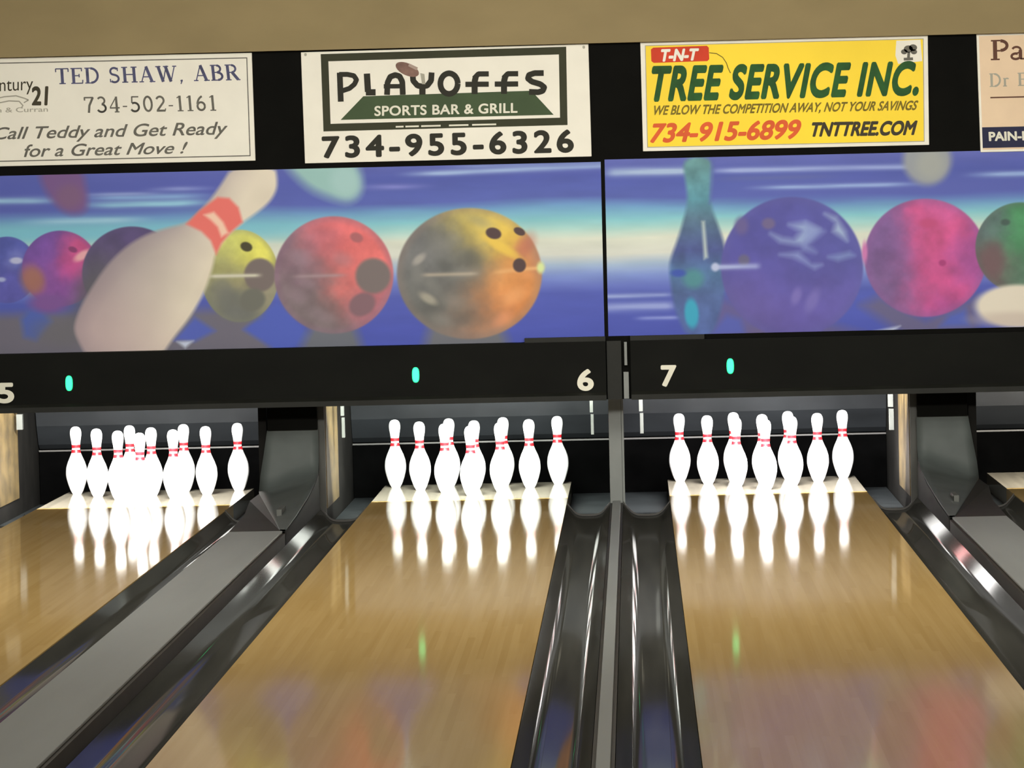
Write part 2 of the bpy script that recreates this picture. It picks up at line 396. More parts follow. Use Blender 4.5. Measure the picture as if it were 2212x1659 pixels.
M_led = emit('green_signal', (.03, 1.0, .33), 1.6)
def mask(x0, x1, lab, nums, leds, ledge):
    t = empty('masking_panel', ((x0+x1)/2, -1.84, .555), lab, 'masking panel', 'masking panels')
    MB().box(x0, x1, -1.86, -1.80, .575, .862).build('face', M_mask, t)
    MB().prism_x([(-1.86, .600), (-1.885, .585), (-1.885, .558), (-1.80, .558), (-1.80, .574), (-1.86, .574)], x0, x1).build('bottom_lip', M_lip, t)
    if ledge: MB().box(ledge[0], ledge[1], -1.85, -1.8075, .862, .886).build('ledge', M_lip, t)
    for ch, u, v, wd, hg, b in nums:
        text(ch, ((u-wd/2, v+hg/2), (u-wd/2, v-hg/2), (u+wd/2, v+hg/2-.4), (u+wd/2, v-hg/2-.4)), M_num, t, bold=b, name='number', y=-1.8615)
    for u, v in leds:
        X, Z = plan(u, v)
        m = MB(); n = 20; rx, rz = .019, .040
        ring = [(rx*math.copysign(abs(math.cos(2*math.pi*k/n))**.8, math.cos(2*math.pi*k/n)), rz*math.copysign(abs(math.sin(2*math.pi*k/n))**.7, math.sin(2*math.pi*k/n))) for k in range(n)]
        m.add([(X+a, -1.860, Z+b) for a, b in ring]+[(X+a*.8, -1.868, Z+b*.9) for a, b in ring], [(k, (k+1) % n, n+(k+1) % n, n+k) for k in range(n)]+[tuple(range(n, 2*n))])
        o = m.build('signal_light', M_led, t); o['label'] = 'glowing green signal light'
mask(-2.56, .752, 'black masking panel with numbers 5 and 6 and two green lights',
     [('5', 16, 848, 36, 40, .035), ('6', 1265, 820, 36, 42, .035)], [(152, 827), (899, 809)], (.335, .752))
mask(.880, 4.20, 'black masking panel with number 7 and one green light', [('7', 1444, 811, 34, 42, .035)], [(1577, 790)], (.880, 1.262))
t = empty('gap_post', (.80, -1.82, .56), 'dark grey post in the gap between the two black masking panels', 'post')
MB().box(.758, .832, -1.84, -1.80, .56, .862).build('post_face', M_lip, t)
m = MB(); m.box(.842, .868, -1.83, -1.80, .562, .70); m.box(.848, .862, -1.83, -1.80, .735, .855); e = m.build('bracket', M_steel, t); e['label'] = 'pale metal bracket'

# ------------------------------------------------------------------ pins
PROF = [(0, 2.03), (.25, 2.25), (.75, 2.83), (1.5, 3.40), (2.25, 3.906), (3.375, 4.51), (4.0, 4.71), (4.5, 4.766), (5.0, 4.74), (5.875, 4.563), (6.5, 4.22), (7.25, 3.703),
        (8.0, 3.02), (8.625, 2.472), (9.0, 2.19), (9.375, 1.965), (10, 1.797), (10.4, 1.81), (10.875, 1.87), (11.75, 2.094), (12.625, 2.406), (13.1, 2.52), (13.5, 2.547),
        (13.9, 2.49), (14.3, 2.29), (14.6, 1.97), (14.8, 1.58), (14.92, 1.1), (15, .5)]
IN = .0254
def prof_r(z):
    return np.interp(z, [a for a, b in PROF], [b for a, b in PROF])*IN/2
def make_pin():
    t = empty('bowling_pin', (0, 0, 0), 'x', 'bowling pin')
    MB().lathe([(d*IN/2, z*IN) for z, d in PROF]).build('body', M_pin, t, smooth=True)
    for a, b in ((9.15, 9.85), (10.25, 10.95)):
        zs = np.linspace(a, b, 7)
        pr = [(prof_r(z)+.0006, z*IN) for z in zs]
        MB().lathe([(pr[0][0]-.002, pr[0][1])]+pr+[(pr[-1][0]-.002, pr[-1][1])]).build('neck_stripe', M_red, t, smooth=True)
    return t
proto = make_pin()
SPOT = [('front tip of rack', 0, -.792), ('left of second row', -.1524, -.528), ('right of second row', .1524, -.528),
        ('left of third row', -.3048, -.264), ('middle of third row', 0, -.264), ('right of third row', .3048, -.264),
        ('far left of back row', -.4572, 0), ('inner left of back row', -.1524, 0), ('inner right of back row', .1524, 0), ('far right of back row', .4572, 0)]
first = True
for num, c in ((5, C5), (6, C6), (7, C7)):
    for k, (pos, dx, y) in enumerate(SPOT):
        if first: o = proto; first = False
        else:
            o = proto.copy(); COL.objects.link(o)
            for ch in proto.children:
                d = ch.copy(); COL.objects.link(d); d.parent = o
        o.location = (c+dx, y, .0005); o.rotation_euler = (0, 0, random.random()*6)
        o['label'] = 'white red-banded bowling pin, %s, in the %s rack of pins' % (pos, {5: 'leftmost', 6: 'middle', 7: 'right-hand'}[num])
        o['group'] = 'pins standing under number %d' % num

# ------------------------------------------------------------------ printed pictures of bowling balls
rng = np.random.default_rng(3)
_lat = rng.random((256, 256))
def noise(x, y, sc, oct=3, seed=0):
    r = 0; amp = 1; tot = 0
    for k in range(oct):
        X = x/sc+seed*17.3+k*5.1; Y = y/sc+seed*7.7+k*9.2
        xi = np.floor(X).astype(int); yi = np.floor(Y).astype(int); fx = X-xi; fy = Y-yi
        fx = fx*fx*(3-2*fx); fy = fy*fy*(3-2*fy)
        g = lambda i, j: _lat[(xi+i) % 256, (yi+j) % 256]
        r = r+amp*((g(0, 0)*(1-fx)+g(1, 0)*fx)*(1-fy)+(g(0, 1)*(1-fx)+g(1, 1)*fx)*fy); tot += amp; amp *= .5; sc = sc/2
    return r/tot
sm = lambda x, a, b: np.clip((x-a)/(b-a), 0, 1)**2*(3-2*np.clip((x-a)/(b-a), 0, 1))
def chaikin(P, it=2):
    for _ in range(it):
        Q = []
        for a, b in zip(P, P[1:]+P[:1]): Q += [(a[0]*.75+b[0]*.25, a[1]*.75+b[1]*.25), (a[0]*.25+b[0]*.75, a[1]*.25+b[1]*.75)]
        P = Q
    return P
class Print:
    def __init__(s, u, v, base): s.u = u; s.v = v; s.c = np.tile(np.array(base, float), (len(u), 1))
    def put(s, col, a):
        col = np.asarray(col, float); a = np.clip(a, 0, 1)[:, None]; s.c = s.c*(1-a)+col*a
    def ell(s, u, v, rx, ry, col, soft=.1, rot=0, amt=1):
        d = np.hypot(*s.loc(u, v, rx, ry, rot)); s.put(col, amt*(1-sm(d, 1-soft, 1+soft)))
    def loc(s, u, v, rx, ry, rot=0):
        a = math.radians(rot); x = s.u-u; y = s.v-v
        return (x*math.cos(a)+y*math.sin(a))/rx, (-x*math.sin(a)+y*math.cos(a))/ry
    def inpoly(s, pts, soft=3):
        """signed distance to a closed polygon -> coverage"""
        P = np.array(pts, float); n = len(P); d = np.full(len(s.u), 1e9); ins = np.zeros(len(s.u), bool)
        for i in range(n):
            a = P[i]; b = P[(i+1) % n]; e = b-a
            wx = s.u-a[0]; wy = s.v-a[1]; t_ = np.clip((wx*e[0]+wy*e[1])/(e@e), 0, 1)
            d = np.minimum(d, np.hypot(wx-e[0]*t_, wy-e[1]*t_))
            cr = ((a[1] <= s.v) & (b[1] > s.v)) | ((b[1] <= s.v) & (a[1] > s.v))
            with np.errstate(divide='ignore', invalid='ignore'):
                xi = a[0]+(s.v-a[1])/(b[1]-a[1]+1e-12)*e[0]
            ins ^= cr & (s.u < xi)
        sd = np.where(ins, d, -d)
        return np.clip(sd/soft*.5+.5, 0, 1)
    def poly(s, pts, col, soft=3, amt=1): s.put(col, amt*s.inpoly(pts, soft))
    def ball(s, u, v, rx, ry, cols, seed, sc=45, rim=(105, 95, 140)):
        x, y = s.loc(u, v, rx, ry); d = np.hypot(x, y); a = 1-sm(d, .975, 1.02)
        nv = noise(s.u, s.v, sc, 4, seed)
        c = np.zeros_like(s.c); wsum = np.zeros(len(s.u))
        for (cx, cy, r, col) in cols:
            wgt = np.exp(-1.5*((x-cx)**2+(y-cy)**2)/(r*r))*(.35+1.3*noise(s.u, s.v, sc*.7, 3, seed+cx*3+cy*5)); c += wgt[:, None]*np.array(col, float); wsum += wgt
        c = c/(wsum[:, None]+1e-9)*(.86+.28*nv)[:, None]
        e = sm(d, .84, 1.0)*.4
        c = c*(1-e[:, None])+np.array(rim, float)*e[:, None]
        s.put(c, a)
    def streak(s, v0, u0, u1, hw, col, slope=-.0225, amt=1, ends=60):
        vv = s.v-(v0+slope*(s.u-u0)); a = np.exp(-(vv/hw)**2)*sm(s.u, u0-ends, u0+ends)*(1-sm(s.u, u1-ends, u1+ends))
        a = a*(.6+.7*noise(s.u, s.v*14, 120, 2, v0)); s.put(col, amt*a)
def backdrop(p, shift):
    wv = p.v+.0225*(p.u-1300)+shift+14*(noise(p.u, p.v*6, 260, 2, 4)-.5)
    ks = [340, 380, 425, 445, 470, 492, 512, 545, 566, 592, 612, 632, 700, 760]
    cs = [(98, 104, 180), (80, 90, 172), (88, 100, 178), (112, 158, 200), (138, 200, 208), (176, 214, 206), (222, 222, 204), (218, 216, 204), (170, 188, 212), (128, 146, 208), (104, 116, 194), (82, 92, 178), (76, 86, 178), (72, 84, 176)]
    c = np.stack([np.interp(wv, ks, [k[i] for k in cs]) for i in range(3)], 1)
    p.c = c*(.96+.08*noise(p.u, p.v*5, 90, 3, 8))[:, None]

def paint_left(u, v):
    p = Print(u, v, (90, 95, 175)); backdrop(p, 0)
    far = 1-sm(u, 350, 1000)
    p.put((88, 96, 178), far*.75*(np.exp(-((v+.0225*(u-300)-415)/50)**2)))
    p.streak(455, 620, 1400, 8, (165, 185, 222), amt=.0)
    p.streak(376, 900, 1500, 6, (160, 180, 222), slope=-.045); p.streak(405, 800, 900, 6, (130, 132, 205)); p.streak(360, 1000, 1340, 5, (130, 145, 200))
    p.streak(441, -300, 115, 7, (160, 200, 226)); p.streak(428, 205, 430, 6, (140, 175, 220)); p.streak(443, 195, 440, 8, (150, 200, 222)); p.streak(480, 80, 290, 7, (168, 208, 226)); p.streak(421, 190, 320, 4, (150, 165, 215)); p.streak(409, 350, 430, 5, (140, 150, 210))
    p.put((120, 190, 212), far*.8*np.exp(-((v+.0225*(u-150)-508)/22)**2))
    # lower floor with grey supports and blue diamonds
    p.put((112, 106, 120), (1-sm(u, 560, 640))*sm(v+.0225*(u-300), 655, 690))
    p.poly([(45, 690), (75, 655), (112, 695), (78, 735), (52, 728)], (82, 100, 178), 8)
    p.poly([(375, 735), (420, 685), (465, 715), (420, 738)], (84, 98, 184), 6)
    p.poly([(525, 712), (598, 650), (680, 735), (600, 760)], (80, 96, 188), 6)
    p.poly([(640, 770), (680, 690), (720, 660), (760, 690), (790, 770)], (112, 112, 112), 14, .9)
    p.poly([(910, 770), (930, 700), (1010, 690), (1080, 700), (1110, 770)], (116, 114, 112), 16, .9)
    p.poly([(382, 738), (418, 736), (400, 752)], (200, 205, 222), 4)
    # flying pieces
    p.poly(chaikin([(80, 350), (175, 350), (192, 438), (179, 463), (137, 461), (92, 409)]), (122, 86, 138), 10)
    p.ell(150, 425, 28, 26, (128, 92, 128), .5)
    p.poly(chaikin([(600, 335), (765, 335), (786, 402), (764, 437), (717, 431), (655, 402)]), (156, 194, 188), 14)
    p.ell(745, 392, 30, 34, (168, 202, 198), .5, -30)
    # row of balls
    p.ball(15, 583, 66, 72, [(-.2, -.5, .8, (84, 92, 172)), (.3, .4, .9, (92, 88, 168)), (.2, -.3, .3, (135, 140, 195))], 1, 30, (90, 92, 165))
    p.ell(35, 563, 14, 7, (190, 190, 220), .4); p.ell(3, 604, 9, 5, (170, 175, 215), .5)
    p.ball(130, 580, 83, 82, [(-.5, -.6, .7, (120, 78, 160)), (.5, -.35, .6, (212, 84, 138)), (.25, -.05, .35, (208, 82, 150)), (-.1, .6, .9, (140, 82, 158)), (-.7, .3, .22, (170, 112, 96))], 2, 30, (110, 80, 150))
    p.ell(70, 605, 24, 32, (168, 112, 96), .5, -20, .85); p.ell(178, 552, 20, 9, (236, 170, 176), .5, -30); p.ell(157, 539, 10, 6, (140, 62, 112), .3, 20)
    p.ell(105, 655, 40, 20, (128, 84, 150), .5)
    p.ball(285, 590, 108, 101, [(-.2, -.7, .6, (88, 72, 118)), (-.5, 0, .7, (92, 82, 110)), (0, .6, .9, (104, 98, 104))], 3, 40, (92, 80, 118))
    p.ball(518, 596, 84, 100, [(-.1, -.75, .6, (226, 224, 122)), (.3, -.5, .5, (228, 218, 96)), (-.5, -.2, .5, (170, 164, 108)), (0, .1, .4, (166, 156, 118)), (0, .7, .8, (124, 122, 108)), (.6, .4, .5, (160, 150, 124))], 4, 32, (140, 140, 110))
    p.ell(500, 650, 30, 24, (112, 112, 106), .6, 0, .7); p.ell(478, 620, 22, 20, (118, 116, 112), .6, 0, .6); p.ell(520, 680, 40, 16, (110, 110, 108), .6, 0, .6)
    p.ell(561, 594, 34, 36, (122, 108, 104), .12); p.ell(545, 648, 28, 24, (112, 110, 100), .2, -20); p.ell(532, 533, 13, 10, (70, 64, 40), .2, 20)
    p.streak(597, 455, 560, 4, (214, 206, 184), ends=12)
    p.ball(721, 594, 129, 127, [(.1, -.75, .6, (236, 114, 118)), (.45, -.35, .6, (236, 116, 112)), (-.6, -.2, .55, (138, 108, 122)), (-.4, .5, .8, (128, 112, 114)), (.15, .25, .35, (222, 112, 108)), (.6, .6, .4, (184, 110, 122)), (-.2, -.6, .3, (190, 112, 128))], 5, 34, (140, 106, 128))
    for a, b, rx, ry, k in ((650, 555, 20, 14, .4), (640, 640, 24, 14, .35), (690, 680, 30, 12, .3), (740, 560, 20, 14, .3), (660, 610, 26, 10, .3)):
        p.ell(a, b, rx, ry, (164, 138, 150), .8, 20, k)
    p.ell(806, 596, 38, 38, (124, 110, 108), .15); p.ell(782, 658, 30, 24, (134, 100, 108), .2, -30); p.ell(770, 513, 14, 10, (176, 100, 104), .3, 20)
    p.streak(597, 640, 740, 4, (176, 150, 152), ends=20, amt=.7)
    p.ball(1014, 591, 157, 142, [(.1, -.8, .45, (214, 190, 100)), (.4, -.55, .4, (238, 196, 78)), (-.6, -.3, .6, (118, 116, 116)), (-.5, .4, .8, (112, 110, 106)), (0, -.15, .4, (116, 114, 108)), (.15, .8, .5, (150, 116, 100)), (.6, .05, .45, (226, 150, 82)), (.55, .5, .55, (232, 142, 78)), (.8, -.25, .3, (190, 124, 96))], 6, 40, (150, 128, 118))
    for a, b, rx, ry, r_, k in ((965, 525, 30, 16, -20, .35), (930, 610, 22, 12, 40, .4), (985, 650, 36, 18, 10, .3), (900, 590, 12, 20, 0, .35), (1000, 590, 40, 12, -10, .25), (950, 690, 26, 12, 20, .3), (1040, 480, 30, 10, 20, .3)):
        p.ell(a, b, rx, ry, (150, 146, 138), .8, r_, k)
    for a, b, rx, ry, r_, k in ((1020, 560, 22, 16, 0, .4), (935, 665, 26, 14, 0, .35), (960, 575, 18, 12, 30, .4), (1010, 690, 30, 14, 0, .3)):
        p.ell(a, b, rx, ry, (88, 88, 84), .8, r_, k)
    p.ell(1110, 640, 26, 14, (248, 172, 112), .8, -30, .6); p.ell(1085, 690, 22, 12, (244, 160, 116), .8, -40, .5); p.ell(1135, 530, 16, 26, (196, 110, 92), .8, 30, .6)
    p.ell(1085, 535, 46, 10, (246, 204, 84), .6, 32, .8); p.ell(905, 560, 16, 8, (168, 160, 152), .6, -40); p.ell(925, 645, 20, 9, (164, 156, 140), .6, 30)
    p.streak(594, 915, 1030, 4, (196, 178, 156), ends=14, amt=.8); p.streak(588, 1070, 1170, 5, (240, 180, 120), slope=-.1, ends=14, amt=.8)
    for a, b, rx, ry, r_ in ((1066, 504, 17, 12, 15), (1122, 573, 14, 15, 0), (1122, 500, 13, 8, 25)): p.ell(a, b, rx, ry, (84, 62, 62), .18, r_)
    p.ell(1168, 578, 8, 12, (222, 232, 160), .6)
    p.ell(200, 640, 40, 70, (96, 92, 98), .7, 20, .8); p.ell(140, 720, 60, 30, (108, 104, 108), .8, 0, .7)
    # big pin lying across
    pin = [(501, 360), (594, 360), (599, 385), (598, 411), (582, 438), (552, 462), (522, 482), (495, 505), (477, 527), (465, 549), (460, 575), (453, 598), (441, 632), (424, 664), (402, 697), (376, 728), (345, 775), (190, 775), (168, 735), (160, 712), (164, 690), (176, 660), (196, 625), (227, 578), (265, 538), (310, 509), (355, 494), (406, 482), (430, 458), (455, 430), (480, 395)]
    pin = chaikin(pin)
    a = p.inpoly(pin, 5)
    across = ((u-300)*.80+(v-600)*.60)                     # distance from the pin's long axis
    along = ((u-300)*-.60+(v-600)*.80)
    t_ = np.clip((across+95-.12*along)/210, 0, 1)[:, None]
    c = np.array((158, 142, 146.))*(1-t_)+np.array((232, 216, 194.))*t_
    lo_ = sm(along, -40, 200)[:, None]*.6; c = c*(1-lo_)+np.array((204, 172, 172.))*lo_
    p.put(c*(.97+.06*noise(u, v, 60, 2, 11))[:, None], a)
    dd = 1-p.inpoly(pin, 60); p.put((150, 132, 140), a*np.clip((dd-.15)*1.1, 0, .6)*(1-sm(across, -20, 60)))
    band = [(402, 484), (430, 455), (470, 426), (495, 428), (515, 448), (524, 480), (497, 503), (478, 526), (467, 550), (455, 520), (435, 500)]
    p.poly(band, (240, 116, 106), 4); p.poly([(440, 464), (462, 458), (482, 480), (493, 503), (478, 512), (470, 490), (456, 476)], (250, 205, 178), 4)
    return p.c
def paint_right(u, v):
    p = Print(u, v, (90, 95, 175)); backdrop(p, -4)
    rt_ = sm(u, 1540, 1640)
    p.put((90, 98, 178), rt_*.8*np.exp(-((v+.0225*(u-1750)-408)/26)**2))
    p.streak(373, 1312, 1490, 9, (172, 190, 222), ends=20); p.streak(369, 1550, 2000, 6, (160, 172, 222)); p.streak(405, 1650, 1960, 5, (150, 170, 220)); p.streak(377, 2120, 2500, 6, (150, 172, 220))
    p.streak(386, 1560, 1800, 6, (96, 104, 168), amt=.7)
    p.streak(640, 1300, 1450, 5, (150, 162, 214), ends=20); p.streak(664, 1300, 1455, 10, (150, 160, 216), ends=20); p.streak(688, 1380, 1465, 4, (140, 150, 214), ends=20)
    # supports
    p.poly([(1500, 730), (1540, 640), (1620, 660), (1700, 735)], (104, 92, 140), 14, .8); p.poly([(1600, 725), (1660, 690), (1760, 690), (1880, 725)], (106, 92, 132), 14, .8)
    p.poly([(1530, 725), (1570, 680), (1600, 690), (1610, 722)], (86, 94, 176), 8)
    p.poly([(1860, 660), (1900, 640), (2000, 690), (2110, 640), (2110, 730), (1960, 730)], (108, 98, 128), 14, .85)
    p.poly([(2030, 706), (2050, 680), (2085, 668), (2095, 705)], (84, 98, 182), 8)
    p.poly([(1885, 716), (1945, 704), (1930, 716)], (196, 200, 222), 4)
    # flying piece
    p.ell(2003, 345, 52, 54, (156, 158, 162), .22); p.ell(2010, 355, 30, 32, (168, 168, 162), .5)
    # glass pin
    gp = [(1474, 340), (1541, 338), (1538, 400), (1534, 436), (1545, 470), (1562, 515), (1570, 560), (1572, 600), (1560, 660), (1540, 728), (1484, 728), (1466, 690), (1458, 668), (1450, 625), (1446, 585), (1447, 562), (1465, 515), (1478, 470), (1486, 430), (1480, 390)]
    gp = chaikin(gp)
    a = p.inpoly(gp, 5)
    c = np.stack([np.interp(v, [350, 430, 470, 540, 590, 640, 720], q) for q in ((104, 92, 88, 74, 82, 80, 84), (150, 150, 118, 84, 116, 100, 104), (152, 166, 140, 140, 158, 150, 164))], 1)
    p.put(c*(.85+.3*noise(u, v, 26, 3, 15))[:, None], a)
    p.poly([(1536, 345), (1545, 345), (1540, 430), (1532, 440)], (90, 100, 172), 5, .7)
    p.ell(1498, 602, 22, 20, (82, 148, 148), .5, 0, .8); p.ell(1494, 677, 15, 32, (58, 162, 192), .3, -4); p.ell(1465, 590, 16, 8, (60, 84, 172), .5)
    p.poly([(1516, 478), (1522, 478), (1529, 556), (1521, 560)], (190, 200, 196), 4)
    # balls
    p.ball(1711, 577, 154, 152, [(-.3, -.4, .8, (88, 84, 166)), (.4, -.3, .7, (92, 92, 170)), (0, .5, .8, (100, 86, 164)), (.5, .5, .5, (100, 90, 166)), (-.6, .6, .5, (98, 86, 150))], 7, 60, (96, 92, 160))
    sw = (188, 198, 222)
    p.poly([(1665, 505), (1685, 522), (1735, 530), (1755, 512), (1770, 495), (1740, 480), (1705, 485), (1730, 500), (1715, 518), (1690, 515)], (150, 165, 206), 9)
    p.poly([(1782, 462), (1806, 480), (1800, 500), (1830, 520), (1826, 500), (1806, 470)], (160, 175, 208), 8)
    p.poly([(1740, 480), (1780, 500), (1745, 528), (1762, 545), (1735, 540)], (140, 152, 204), 9, .8)
    p.poly([(1685, 550), (1725, 545), (1752, 572), (1775, 572), (1760, 580), (1735, 565), (1712, 555)], (146, 158, 208), 8, .9)
    p.poly([(1790, 555), (1835, 545), (1845, 552), (1810, 562)], (140, 160, 206), 8, .8)
    p.ell(1660, 483, 14, 12, (112, 98, 140), .4); p.ell(1607, 562, 12, 12, (104, 98, 132), .4); p.ell(1602, 488, 14, 18, (104, 92, 146), .6)
    p.streak(577, 1540, 1640, 6, (170, 176, 220), ends=10); p.ell(1545, 577, 8, 9, (190, 196, 226), .5)
    p.ell(1720, 640, 10, 18, (124, 110, 184), .6, 20); p.ell(1755, 650, 12, 26, (120, 108, 182), .6, 25)
    p.ball(1999, 557, 132, 128, [(-.75, -.2, .55, (128, 92, 150)), (-.6, .5, .6, (122, 92, 142)), (.15, -.4, .5, (216, 86, 142)), (.1, .4, .55, (208, 82, 140)), (.7, 0, .4, (172, 84, 156)), (.3, -.85, .3, (196, 90, 150)), (.3, .9, .3, (178, 80, 150))], 8, 30, (142, 90, 150))
    p.ell(2036, 568, 8, 7, (170, 60, 120), .4); p.ell(2006, 482, 20, 10, (196, 76, 126), .6); p.ell(1868, 545, 6, 22, (206, 120, 176), .6)
    p.ball(2205, 535, 98, 98, [(-.7, -.5, .5, (98, 112, 116)), (.2, -.4, .8, (78, 148, 98)), (-.7, .4, .5, (112, 88, 90)), (.2, .5, .6, (92, 118, 100))], 9, 30, (100, 112, 108))
    p.ell(2172, 480, 10, 7, (70, 92, 84), .4); p.ell(2145, 560, 22, 36, (116, 88, 92), .6, 0, .8)
    p.ell(2330, 560, 90, 92, (86, 92, 160), .04)
    p.ell(2200, 661, 93, 46, (232, 218, 198), .14); p.ell(2190, 690, 80, 16, (206, 186, 172), .6, 0, .7)
    return p.c

def mural(x0, x1, z0, z1, painter, label):
    st = .004; nx = int((x1-x0)/st)+1; nz = int((z1-z0)/st)+1
    xs = np.linspace(x0, x1, nx); zs = np.linspace(z0, z1, nz)
    X, Z = np.meshgrid(xs, zs); X = X.ravel(); Z = Z.ravel()
    u, v = plan_inv(X, Z)
    c = painter(u, v)/255
    c = np.where(c <= .04045, c/12.92, ((c+.055)/1.055)**2.4)
    n = nx*nz
    co = np.stack([X, np.full(n, -1.806), Z], 1)
    i = (np.arange(nz-1)[:, None]*nx+np.arange(nx-1)[None]).ravel()
    q = np.stack([i, i+1, i+nx+1, i+nx], 1)
    bx = [(x0, -1.8055, z0), (x1, -1.8055, z0), (x1, -1.80, z0), (x0, -1.80, z0), (x0, -1.8055, z1), (x1, -1.8055, z1), (x1, -1.80, z1), (x0, -1.80, z1)]
    bf = np.array([(0, 3, 2, 1), (4, 5, 6, 7), (0, 1, 5, 4), (1, 2, 6, 5), (2, 3, 7, 6), (3, 0, 4, 7)])+n
    co = np.vstack([co, bx]); q = np.vstack([q, bf]); c = np.vstack([c, np.full((8, 3), .05)])
    me = bpy.data.meshes.new('mural_picture'); me.vertices.add(len(co)); me.vertices.foreach_set('co', co.ravel())
    me.loops.add(q.size); me.loops.foreach_set('vertex_index', q.ravel()); me.polygons.add(len(q))
    me.polygons.foreach_set('loop_start', np.arange(len(q))*4); me.polygons.foreach_set('loop_total', np.full(len(q), 4))
    me.update(calc_edges=True)
    at = me.color_attributes.new('print_ink', 'FLOAT_COLOR', 'POINT')
    at.data.foreach_set('color', np.hstack([c*INK, np.ones((len(c), 1))]).ravel())
    m = bpy.data.materials.get('printed_picture')
    if not m:
        m = bpy.data.materials.new('printed_picture'); m.use_nodes = True; nt = m.node_tree; b = nt.nodes['Principled BSDF']
        a = nt.nodes.new('ShaderNodeVertexColor'); a.layer_name = 'print_ink'; nt.links.new(a.outputs[0], b.inputs['Base Color'])
        b.inputs['Roughness'].default_value = .5; b.inputs['Specular IOR Level'].default_value = .2
    me.materials.append(m)
    o = bpy.data.objects.new('mural_picture', me); COL.objects.link(o)
    return tag(o, label, 'picture', 'printed pictures above the masking panels')
INK = np.array((.87, .93, .99))
mural(-2.545, .748, .864, 1.786, paint_left, 'wide blue printed picture of orange, red and yellow balls with a big white pin')
mural(.768, 4.20, .886, 1.797, paint_right, 'wide blue printed picture of purple, pink and green balls with a green pin')

# ------------------------------------------------------------------ advertising signs
def quad_sign(name, label, TL, TR, BL, BR, m):
    c = [plan(*q) for q in (BL, BR, TR, TL)]
    cx = sum(x for x, z in c)/4; zb = min(z for x, z in c)
    t = empty(name, (cx, -1.81, zb), label, 'sign', 'advertising signs above the pictures')
    v = [(x, -1.816, z) for x, z in c]+[(x, -1.80, z) for x, z in c]
    MB().add(v, [(0, 1, 2, 3), (7, 6, 5, 4), (0, 4, 5, 1), (1, 5, 6, 2), (2, 6, 7, 3), (3, 7, 4, 0)]).build('panel', m, t, bevel=.002)
    return t
def lerp4(TL, TR, BL, BR, s, q):
    a = [TL[i]*(1-s)+TR[i]*s for i in (0, 1)]; b = [BL[i]*(1-s)+BR[i]*s for i in (0, 1)]
    return a[0]*(1-q)+b[0]*q, a[1]*(1-q)+b[1]*q
def frame(TL, TR, BL, BR, wd, m, parent, name='border', y=YT):
    """flat border band of plan width wd just inside the four corners"""
    W_ = TR[0]-TL[0]; H_ = BL[1]-TL[1]; s = wd/W_; q = wd/H_
    o = [(0, 0), (1, 0), (1, 1), (0, 1)]; i = [(s, q), (1-s, q), (1-s, 1-q), (s, 1-q)]
    P = [lerp4(TL, TR, BL, BR, *k) for k in o+i]
    v = [(plan(*k)[0], y, plan(*k)[1]) for k in P]
    return MB().add(v, [(k, (k+1) % 4, 4+(k+1) % 4, 4+k) for k in range(4)]).build(name, m, parent)

